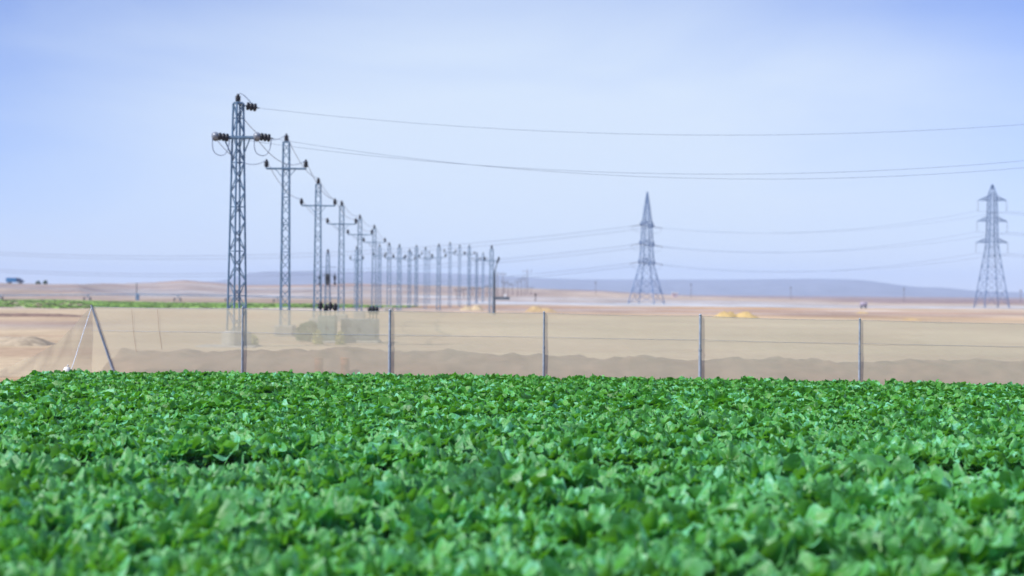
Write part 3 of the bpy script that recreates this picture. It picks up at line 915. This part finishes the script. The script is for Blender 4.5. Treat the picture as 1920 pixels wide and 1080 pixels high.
def pylon_arm(m, side, z, w, L, rise, lw):
    tip = Vector((side * L, 0, z))
    for s in (-1, 1):
        b = Vector((side * w, s * w, z)); t = Vector((side * w * .95, s * w * .95, z + rise))
        m.beam(b, tip, lw); m.beam(t, tip, lw)
        for q in (.3, .6): m.beam(b.lerp(tip, q), t.lerp(tip, q), lw * .7)
        for q in (0., .3, .6): m.beam(b.lerp(tip, q), t.lerp(tip, min(1, q + .3)), lw * .7)
    for q in (.3, .6):
        m.beam(Vector((side * w, -w, z)).lerp(tip, q), Vector((side * w, w, z)).lerp(tip, q), lw * .7)
    return tip
STR = lambda n, L: [(0, .04)] + [p for i in range(n) for p in ((.1 + i * (L - .2) / n, .05), (.13 + i * (L - .2) / n, .13), (.13 + (i + .55) * (L - .2) / n, .12), (.14 + (i + .6) * (L - .2) / n, .05))] + [(L, .04)]

def tension_pylon():
    Y = 330.; b = at(1212, 571, Y); zb = g(b.x, Y); rz = R(62)
    zt = lambda py: at(1212, py, Y).z - zb
    root = thing('pylon', 'spiky lattice pylon with long bare peak and splayed legs, left of the two', 'pylon', (b.x, Y, zb), rz, 'high voltage pylons')
    w = lambda px: px / FPX * Y / 1.30
    prof = [(0, w(34)), (zt(497), w(13.5)), (zt(424), w(9.5)), (zt(398), w(6.5)), (zt(361), w(.8))]
    pan = [0, zt(545), zt(521), zt(497), zt(478), zt(459), zt(441), zt(424), zt(410), zt(398), zt(385), zt(372), zt(361)]
    m = MB(); pylon_body(m, prof, .155, .07, pan)
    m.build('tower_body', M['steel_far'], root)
    m = MB(); m.tube([(0, 0, zt(364)), (0, 0, zt(358))], .09, 6); m.build('peak_rod', M['steel_far'], root)
    tips = []
    for py, L in ((424, 4.6), (459, 4.9), (493, 5.2)):
        for s in (-1, 1):
            wz = np.interp(zt(py), [p[0] for p in prof], [p[1] for p in prof])
            m = MB(); tip = pylon_arm(m, s, zt(py), wz, L, 1.3, .10); m.build('crossarm', M['steel_far'], root)
            c, sn = math.cos(rz), math.sin(rz)
            pair = []
            for dirx in (-1, 1):      # strain strings run along the cables, left and right
                wd = Vector((dirx, .0, -.14)).normalized()
                ld = Vector((wd.x * c + wd.y * sn, -wd.x * sn + wd.y * c, wd.z))
                m = MB(); m.lathe(tip, ld, STR(7, 1.9), 8); m.build('insulator_string', M['insul_grey'], root, True)
                e = tip + ld * 1.9
                pair.append(e)
            j = []
            for k in range(13):
                q = k / 12; p = pair[0].lerp(pair[1], q); p.z -= 1.3 * math.sin(math.pi * q) ** .8; j.append(p)
            m = MB(); m.tube(j, .03, 5); m.build('jumper_loop', M['wire'], root, True)
            W = lambda p: Vector((b.x + p.x * c - p.y * sn, Y + p.x * sn + p.y * c, zb + p.z))
            tips.append((W(pair[0]), W(pair[1])))
    return tips
def suspension_pylon():
    Y = 300.; b = at(1859, 578, Y); zb = g(b.x, Y); rz = R(6)
    zt = lambda py: at(1859, py, Y).z - zb
    root = thing('pylon', 'hazy lattice pylon with three pairs of drooping tapered arms, near the right edge', 'pylon', (b.x, Y, zb), rz, 'high voltage pylons')
    w = lambda px: px / FPX * Y
    prof = [(0, w(24)), (zt(460), w(8.5)), (zt(373), w(6.5)), (zt(362), w(5)), (zt(346), w(.6))]
    pan = [0, zt(548), zt(522), zt(500), zt(480), zt(464), zt(453), zt(442), zt(431), zt(420), zt(409), zt(398), zt(386), zt(373), zt(362), zt(346)]
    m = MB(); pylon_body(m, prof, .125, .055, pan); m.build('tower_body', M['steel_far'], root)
    tips = []
    for py, px in ((376, 28), (415, 29.5), (455, 31)):
        for s in (-1, 1):
            wz = np.interp(zt(py), [p[0] for p in prof], [p[1] for p in prof])
            m = MB(); tip = pylon_arm(m, s, zt(py), wz, w(px), w(9.), .085); m.build('crossarm', M['steel_far'], root)
            m = MB(); m.lathe(tip, (0, 0, -1), [(z, r * .55) for z, r in STR(9, w(20))], 8); m.build('insulator_string', M['insul_grey'], root, True)
            p = tip - Vector((0, 0, w(20)))
            tips.append(Vector((b.x + p.x * math.cos(rz), Y + p.x * math.sin(rz), zb + p.z)))
    return tips
tT = tension_pylon(); tS = suspension_pylon()
lev = ['upper', 'middle', 'lower']
for i in range(6):
    l = lev[i // 2]; sd = ('near', 'far')[i % 2]
    cable(span(tT[i][1], tS[i], (2.9, 2.6)[i % 2], 40), .028, f'{l} {sd} side cable hanging between the two big pylons', 'cables between the two pylons')
    e = at(1859 + 620, (388, 427, 467)[i // 2] - 4, 330); e.y += 3 * (i % 2)
    cable(span(tS[i], e, 2.2, 24), .028, f'{l} {("left", "right")[i % 2]} arm cable running from the right pylon out of frame', 'cables right of the right pylon')
    if i // 2 < 3:
        e2 = at(-560, (424, 455, 484)[i // 2], 330.); e2.y += 4 * (i % 2); e2.z -= .5 * (i % 2)
        cable(span(tT[i][0], e2, 6.9 if i % 2 == 0 else 7.2, 80), .042, f'{l} {sd} side cable swooping left from the spiky pylon past the small poles', 'cables left of the spiky pylon')

# ------------------------------------------------------------------ things behind the netting
def cabinet(px0, px1, ytop, ybase, Y, m_, name, label, bush):
    a = at(px0, ybase, Y); c = at(px1, ytop, Y); cx = (a.x + c.x) / 2; w = c.x - a.x; zb = g(cx, Y); h = c.z - zb
    root = thing(name, label, 'electrical cabinet', (cx, Y, zb))
    m = MB(); m.box((0, 0, .12), w, w * .8, h - .12, .03); m.build('housing', M[m_], root)
    m = MB(); m.box((0, 0, -.1), w + .2, w * .8 + .2, .22, .03); m.build('plinth', M['conc'], root)
    for s in (-1, 1):
        m = MB(); m.box((s * w * .24, -w * .4 - .012, .2), w * .44, .03, h - .36, .006); d = m.build('door', M[m_], root)
        k = MB(); k.box((s * .05, -w * .4 - .045, h * .5), .025, .04, .16, .005); k.build('handle', M['dark'], d)
    m = MB()
    for k in range(9): m.box((0, w * .4 + .06, .3 + k * (h - .5) / 9), w * .9, .09, .03, .005)
    m.build('cooling_fin', M[m_], root)
    for bx, hh in bush:
        m = MB(); m.lathe((bx * w, 0, h), (0, 0, 1), [(0, .03), (hh - .32, .025)] + [(hh - .3 + z * .75, r) for z, r in PIN[2:]], 10)
        m.build('bushing', M['insul'], root, True)
cabinet(597, 631, 592, 645, 68, 'teal', 'transformer', 'grey green transformer box topped by dark bushings, seen through the netting', ((-.4, .62), (-.1, .5), (.15, .6), (.42, .55)))
cabinet(642, 709, 598, 645, 69, 'greybox', 'switch_cabinet', 'wider plain grey cabinet right of the transformer box, seen through the netting', ((.27, .55), (.36, .58), (.45, .55)))

def drum(px, label):
    Y = 40.75; b = at(px, 690, Y)
    root = thing('orange_drum', label, 'drum', (b.x, Y, 0), 0, 'orange drums behind the net')
    m = MB(); m.lathe((0, 0, -.02), (0, 0, 1), [(0, .11), (.02, .125), (.18, .128), (.2, .135), (.22, .128), (.38, .125), (.40, .135), (.42, .128), (.55, .122), (.57, .1)], 20)
    m.build('barrel', M['orange'], root, True)
    m = MB(); m.lathe((0, 0, .55), (0, 0, 1), [(0, .128), (.03, .128), (.035, .05)], 20); m.build('lid', M['orange'], root, True)
drum(598, 'brighter orange drum behind the netting, left of its dull twin')
drum(647, 'duller orange drum behind the netting, nearer the double fence post')

def bush(name, px0, px1, ytop, ybase, Y, m_, label, n, leaf=.06, cat='shrub'):
    a = at(px0, ybase, Y); c = at(px1, ytop, Y); cx = (a.x + c.x) / 2; w = (c.x - a.x) / 2; zb = g(cx, Y); h = max(.15, c.z - zb)
    root = thing(name, label, cat, (cx, Y, zb))
    m = MB()
    for k in range(9):
        an = random.uniform(0, 6.28); l = random.uniform(.5, .9)
        m.tube([(0, 0, -.03), (math.cos(an) * w * l * .4, math.sin(an) * w * l * .4, h * l * .5), (math.cos(an) * w * l, math.sin(an) * w * l, h * l * .85)], [.02, .014, .006], 5)
    m.build('stem', M['brownpole'], root)
    th = rng.uniform(0, 6.28, n); q = rng.uniform(.2, 1, n) ** .5; zz = rng.uniform(.05, 1, n)
    lump = .75 + .5 * fbm(th * 1.6, zz * 3, 3)
    rr = w * q * np.sqrt(np.clip(1 - (zz - .3) ** 2 / .55, .05, 1)) * lump
    P = np.stack([np.cos(th) * rr, np.sin(th) * rr * .9, zz * h * (.8 + .3 * lump)], -1)
    d1 = rng.normal(size=(n, 3)); d1 /= np.linalg.norm(d1, axis=1)[:, None]
    d2 = np.cross(d1, rng.normal(size=(n, 3))); d2 /= np.linalg.norm(d2, axis=1)[:, None]
    s = rng.uniform(.6, 1.4, (n, 1)) * leaf
    V = np.stack([P - d1 * s, P + d2 * s * .5, P + d1 * s, P - d2 * s * .5], 1).reshape(-1, 3)
    me = np_mesh('foliage', V, np.arange(4 * n).reshape(-1, 4), M[m_], False)
    o = bpy.data.objects.new('foliage', me); COL.objects.link(o); o.parent = root
bush('shrub', 553, 606, 607, 638, 70, 'shrub', 'rounded grey green shrub at the left of the transformer box', 1600)
bush('dry_tuft', 586, 606, 622, 642, 66, 'dry', 'yellow dry tuft in front of the shrub and transformer box', 500, .05, 'grass tuft')
bush('dry_tuft', 628, 648, 624, 648, 66, 'dry', 'yellow dry tuft between the transformer box and the grey cabinet', 500, .05, 'grass tuft')
bush('dry_tuft', 462, 486, 630, 648, 64, 'dry', 'yellow dry tuft at the right foot of the corner pole', 400, .05, 'grass tuft')
def on_ridge_Y(px): return 450.
bush('shrub', 67, 76, 528, 532, 446, 'shrub', 'left of two tiny dark shrubs on the skyline beside the blue truck', 700, .22)
bush('shrub', 81, 89, 527, 532, 446, 'shrub', 'right of two tiny dark shrubs on the skyline, farther from the blue truck', 700, .22)

# ------------------------------------------------------------------ blue truck on the skyline
def truck():
    Y = 448.; b = at(28, 533, Y); zb = g(b.x, Y)
    root = thing('truck', 'bright blue box truck with dark sloping nose on the left skyline', 'truck', (b.x, Y, zb))
    s = FPX / Y
    m = MB(); m.box((-.9, 0, .45), 3.3, 1.9, 1.35, .08); m.build('cargo_box', M['blue'], root)
    prof = [(.8, .45), (.8, 1.78), (1.2, 1.72), (2.0, 1.25), (2.55, 1.0), (2.65, .45)]
    m = MB(); n = len(prof)
    m.add([(x, -.9, z) for x, z in prof] + [(x, .9, z) for x, z in prof],
          [tuple(range(n)), tuple(reversed(range(n, 2 * n)))] + [(i, i + n, (i + 1) % n + n, (i + 1) % n) for i in range(n)])
    cab = m.build('cab', M['navy'], root)
    m = MB(); m.add([(1.28, -.8, 1.70), (1.95, -.8, 1.31), (1.95, .8, 1.31), (1.28, .8, 1.70)], [(0, 1, 2, 3)])
    m.v = [(x + .012, y, z + .02) for x, y, z in m.v]; m.build('windscreen', M['glass'], cab)
    m = MB(); m.box((1.25, -.905, 1.2), .6, .03, .35, .005); m.build('side_window', M['glass'], cab)
    for x in (-1.7, 1.7):
        for y in (-.82, .82):
            m = MB(); m.lathe((x, y - .12, .4), (0, 1, 0), [(0, .3), (.02, .4), (.22, .4), (.24, .3)], 16); wh = m.build('wheel', M['rubber'], root, True)
            m = MB(); m.lathe((x, y + (-.135 if y < 0 else .115), .4), (0, 1, 0), [(0, .18), (.02, .2)], 12); m.build('rim', M['post'], wh)
truck()

def kiosk():
    Y = 640.; b = at(1265, 561, Y); zb = g(b.x, Y)
    root = thing('hut', 'tiny pale pink hut on the white flat right of the spiky pylon', 'hut', (b.x, Y, zb))
    m = MB(); m.box((0, 0, -.3), 2.4, 2., 2.2, .05); m.build('wall', M['pink'], root)
    m = MB(); m.box((0, 0, 1.9), 2.9, 2.5, .3, .05); m.build('roof', M['white'], root)
    m = MB(); m.box((.3, -1.01, 0), .8, .06, 1.5, .01); m.build('door', M['mauve'], root)
    m = MB(); m.box((-.6, -1.01, .8), .5, .05, .5, .01); m.build('window', M['glass'], root)
kiosk()
def tank():
    Y = 262.; b = at(1619, 581, Y); zb = g(b.x, Y)
    root = thing('water_tank', 'small dull mauve tank on a tiny ochre heap left of the right pylon', 'tank', (b.x, Y, zb), .1)
    m = MB(); m.lathe((-.65, 0, .75), (1, 0, 0), [(0, .05), (.03, .3), (.12, .42), (1.2, .42), (1.28, .3), (1.31, .05)], 18); m.build('vessel', M['mauve'], root, True)
    for x in (-.4, .4):
        m = MB(); m.box((x, 0, -.1), .15, .7, .5, .02); m.build('cradle', M['dark'], root)
tank()
def pipes():
    Y = 372.; b = at(942, 567, Y); zb = g(b.x, Y)
    root = thing('pipe_stack', 'low dark stack of pipes on the sand right of the bent dark pole', 'pipes', (b.x, Y, zb))
    for (y, z) in ((-.3, .2), (.1, .2), (-.1, .52)):
        m = MB(); m.tube([(-1.9, y, z), (1.9, y, z)], .2, 12); m.build('pipe', M['dark'], root, True)
    w = thing('white_barrel', 'tiny white barrel standing on the low dark pipe stack', 'barrel', (b.x + .75, Y, zb + .68))
    m = MB(); m.lathe((0, 0, 0), (0, 0, 1), [(0, .26), (.03, .29), (.35, .31), (.7, .29), (.73, .26)], 14); m.build('drum_body', M['white'], w, True)
    m = MB(); m.lathe((0, 0, .73), (0, 0, 1), [(0, .2), (.05, .18)], 12); m.build('lid', M['white'], w, True)
pipes()

def irrigation():
    Y = 300.
    root = thing('irrigation_boom', 'long thin irrigation pipe on struts over the far green strip at left', 'irrigation rig', (at(200, 553, Y).x, Y, 0))
    o = Vector((root.location))
    ys = {-420: 556, -200: 555, 0: 554, 165: 552.5, 256: 552, 334: 553, 430: 554.5, 520: 556.5, 640: 559}
    P = [at(px, py, Y) for px, py in ys.items()]
    m = MB(); m.tube([p - o for p in P], .11, 8); m.build('pipe', M['steel'], root, True)
    for px in (-200, 0, 165, 334, 430, 520):
        p = at(px, ys[px], Y) - o; zb = g(p.x + o.x, Y)
        m = MB(); m.beam(p, Vector((p.x - .7, p.y - .5, zb)), .07); m.beam(p, Vector((p.x + .7, p.y - .5, zb)), .07); m.beam(p, Vector((p.x, p.y + .8, zb)), .07)
        m.build('strut', M['steel'], root)
        for dx in (-.7, .7):
            w = MB(); w.lathe((p.x + dx - .06, p.y - .5, zb + .35), (1, 0, 0), [(0, .25), (.02, .36), (.12, .36), (.14, .25)], 14); w.build('wheel', M['rubber'], root, True)
    Yp = 312.; b = at(256, 564, Yp); zb = g(b.x, Yp)
    r2 = thing('utility_post', 'dark post with a pale box at its foot, behind the irrigation pipe at left', 'post', (b.x, Yp, zb))
    h = at(256, 530, Yp).z - zb
    m = MB(); m.tube([(0, 0, -.2), (0, 0, h)], [.12, .09], 8); m.build('shaft', M['dark'], r2, True)
    m = MB(); m.box((.25, -.2, -.05), .7, .6, 1.5, .04); m.build('control_box', M['steel'], r2)
irrigation()

# ------------------------------------------------------------------ air
def haze():
    m, nt, out = new_mat('desert_air')
    v = nt.nodes.new('ShaderNodeVolumePrincipled')
    v.inputs['Color'].default_value = (.64, .78, 1., 1)
    v.inputs['Density'].default_value = 2.7e-4
    v.inputs['Anisotropy'].default_value = .0
    nt.links.new(v.outputs[0], out.inputs['Volume'])
    mb = MB(); x0, x1, y0, y1, z0, z1 = -4700, 4700, -100, 4400, -4, 72
    mb.add([(x0, y0, z0), (x1, y0, z0), (x1, y1, z0), (x0, y1, z0), (x0, y0, z1), (x1, y0, z1), (x1, y1, z1), (x0, y1, z1)],
           [(0, 3, 2, 1), (4, 5, 6, 7), (0, 1, 5, 4), (1, 2, 6, 5), (2, 3, 7, 6), (3, 0, 4, 7)])
    o = mb.build('haze', m); tag(o, 'pale blue desert haze', kind='stuff')
haze()

# ------------------------------------------------------------------ light
SUN_DIR = Vector((-.74, -.42, .92)).normalized()
el = math.asin(SUN_DIR.z); azm = math.atan2(SUN_DIR.x, SUN_DIR.y)
sd = bpy.data.lights.new('sun', 'SUN'); sd.energy = 3.8; sd.angle = R(.5); sd.color = (1., .965, .91)
so = bpy.data.objects.new('sun', sd); COL.objects.link(so)
so.rotation_euler = (-SUN_DIR).to_track_quat('-Z', 'Y').to_euler(); so.location = (-30, -20, 60)

w = bpy.data.worlds.new('World'); scene.world = w; w.use_nodes = True
nt = w.node_tree; nt.nodes.clear(); N = nt.nodes.new; L = nt.links.new
sky = N('ShaderNodeTexSky'); sky.sky_type = 'NISHITA'; sky.sun_disc = False
sky.sun_elevation = el; sky.sun_rotation = azm; sky.altitude = 300; sky.air_density = .9; sky.dust_density = .1; sky.ozone_density = 4.5
tc = N('ShaderNodeTexCoord')
mp = N('ShaderNodeMapping'); mp.inputs['Scale'].default_value = (1.5, 1.5, 7.); mp.inputs['Rotation'].default_value = (0, R(9), 0)
L(tc.outputs['Generated'], mp.inputs['Vector'])
no = N('ShaderNodeTexNoise'); no.inputs['Scale'].default_value = 2.2; no.inputs['Detail'].default_value = 5; no.inputs['Roughness'].default_value = .5
no.inputs['Distortion'].default_value = .4
L(mp.outputs[0], no.inputs['Vector'])
rp = N('ShaderNodeValToRGB'); rp.color_ramp.elements[0].position = .30; rp.color_ramp.elements[0].color = (.05, .05, .05, 1)
rp.color_ramp.elements[1].position = .74; rp.color_ramp.elements[1].color = (.62, .62, .62, 1)
L(no.outputs['Fac'], rp.inputs['Fac'])
tn = N('ShaderNodeMixRGB'); tn.blend_type = 'MULTIPLY'; tn.inputs[0].default_value = 1; tn.inputs[2].default_value = (.86, .86, 1.22, 1)
L(sky.outputs[0], tn.inputs[1])
mx = N('ShaderNodeMixRGB'); mx.inputs[2].default_value = (5.4, 6.35, 7.7, 1)      # thin high cloud
dp = N('ShaderNodeVectorMath'); dp.operation = 'DOT_PRODUCT'; dp.inputs[1].default_value = Vector((.02, 1., .16)).normalized()
nv = N('ShaderNodeVectorMath'); nv.operation = 'NORMALIZE'
fl = N('ShaderNodeVectorMath'); fl.operation = 'MULTIPLY'; fl.inputs[1].default_value = (1, 1, 2.3)
L(tc.outputs['Generated'], fl.inputs[0]); L(fl.outputs[0], nv.inputs[0]); L(nv.outputs[0], dp.inputs[0])
lobe = N('ShaderNodeMapRange'); lobe.interpolation_type = 'SMOOTHSTEP'
lobe.inputs['From Min'].default_value = math.cos(R(25)); lobe.inputs['From Max'].default_value = 1.
lobe.inputs['To Min'].default_value = 0.; lobe.inputs['To Max'].default_value = .85
L(dp.outputs['Value'], lobe.inputs['Value'])
ad = N('ShaderNodeMath'); ad.operation = 'MULTIPLY_ADD'; ad.use_clamp = True       # broad veil of thin cloud + streaks
ad.inputs[1].default_value = .55
L(rp.outputs['Color'], ad.inputs[0]); L(lobe.outputs[0], ad.inputs[2])
L(ad.outputs[0], mx.inputs[0]); L(tn.outputs[0], mx.inputs[1])
bg = N('ShaderNodeBackground'); bg.inputs['Strength'].default_value = .085
L(mx.outputs[0], bg.inputs['Color'])
ow = N('ShaderNodeOutputWorld'); L(bg.outputs[0], ow.inputs['Surface'])

# ------------------------------------------------------------------ camera
cd = bpy.data.cameras.new('camera'); cam = bpy.data.objects.new('camera', cd); COL.objects.link(cam)
cd.lens = 50; cd.sensor_width = 36; cd.clip_start = .1; cd.clip_end = 20000
cd.shift_y = (HOR - 540) / 1920.
cam.matrix_world = Matrix.Translation((0, 0, EYE)) @ Matrix.Rotation(R(90), 4, 'X') @ Matrix.Rotation(ROLL, 4, 'Z')
cd.dof.use_dof = True; cd.dof.focus_distance = 30.; cd.dof.aperture_fstop = .05 / .072
scene.camera = cam

vs = scene.view_settings
vs.view_transform = 'Standard'; vs.look = 'None'; vs.gamma = 1; vs.exposure = .60
scene.cycles.transparent_max_bounces = 16
scene.cycles.volume_bounces = 1
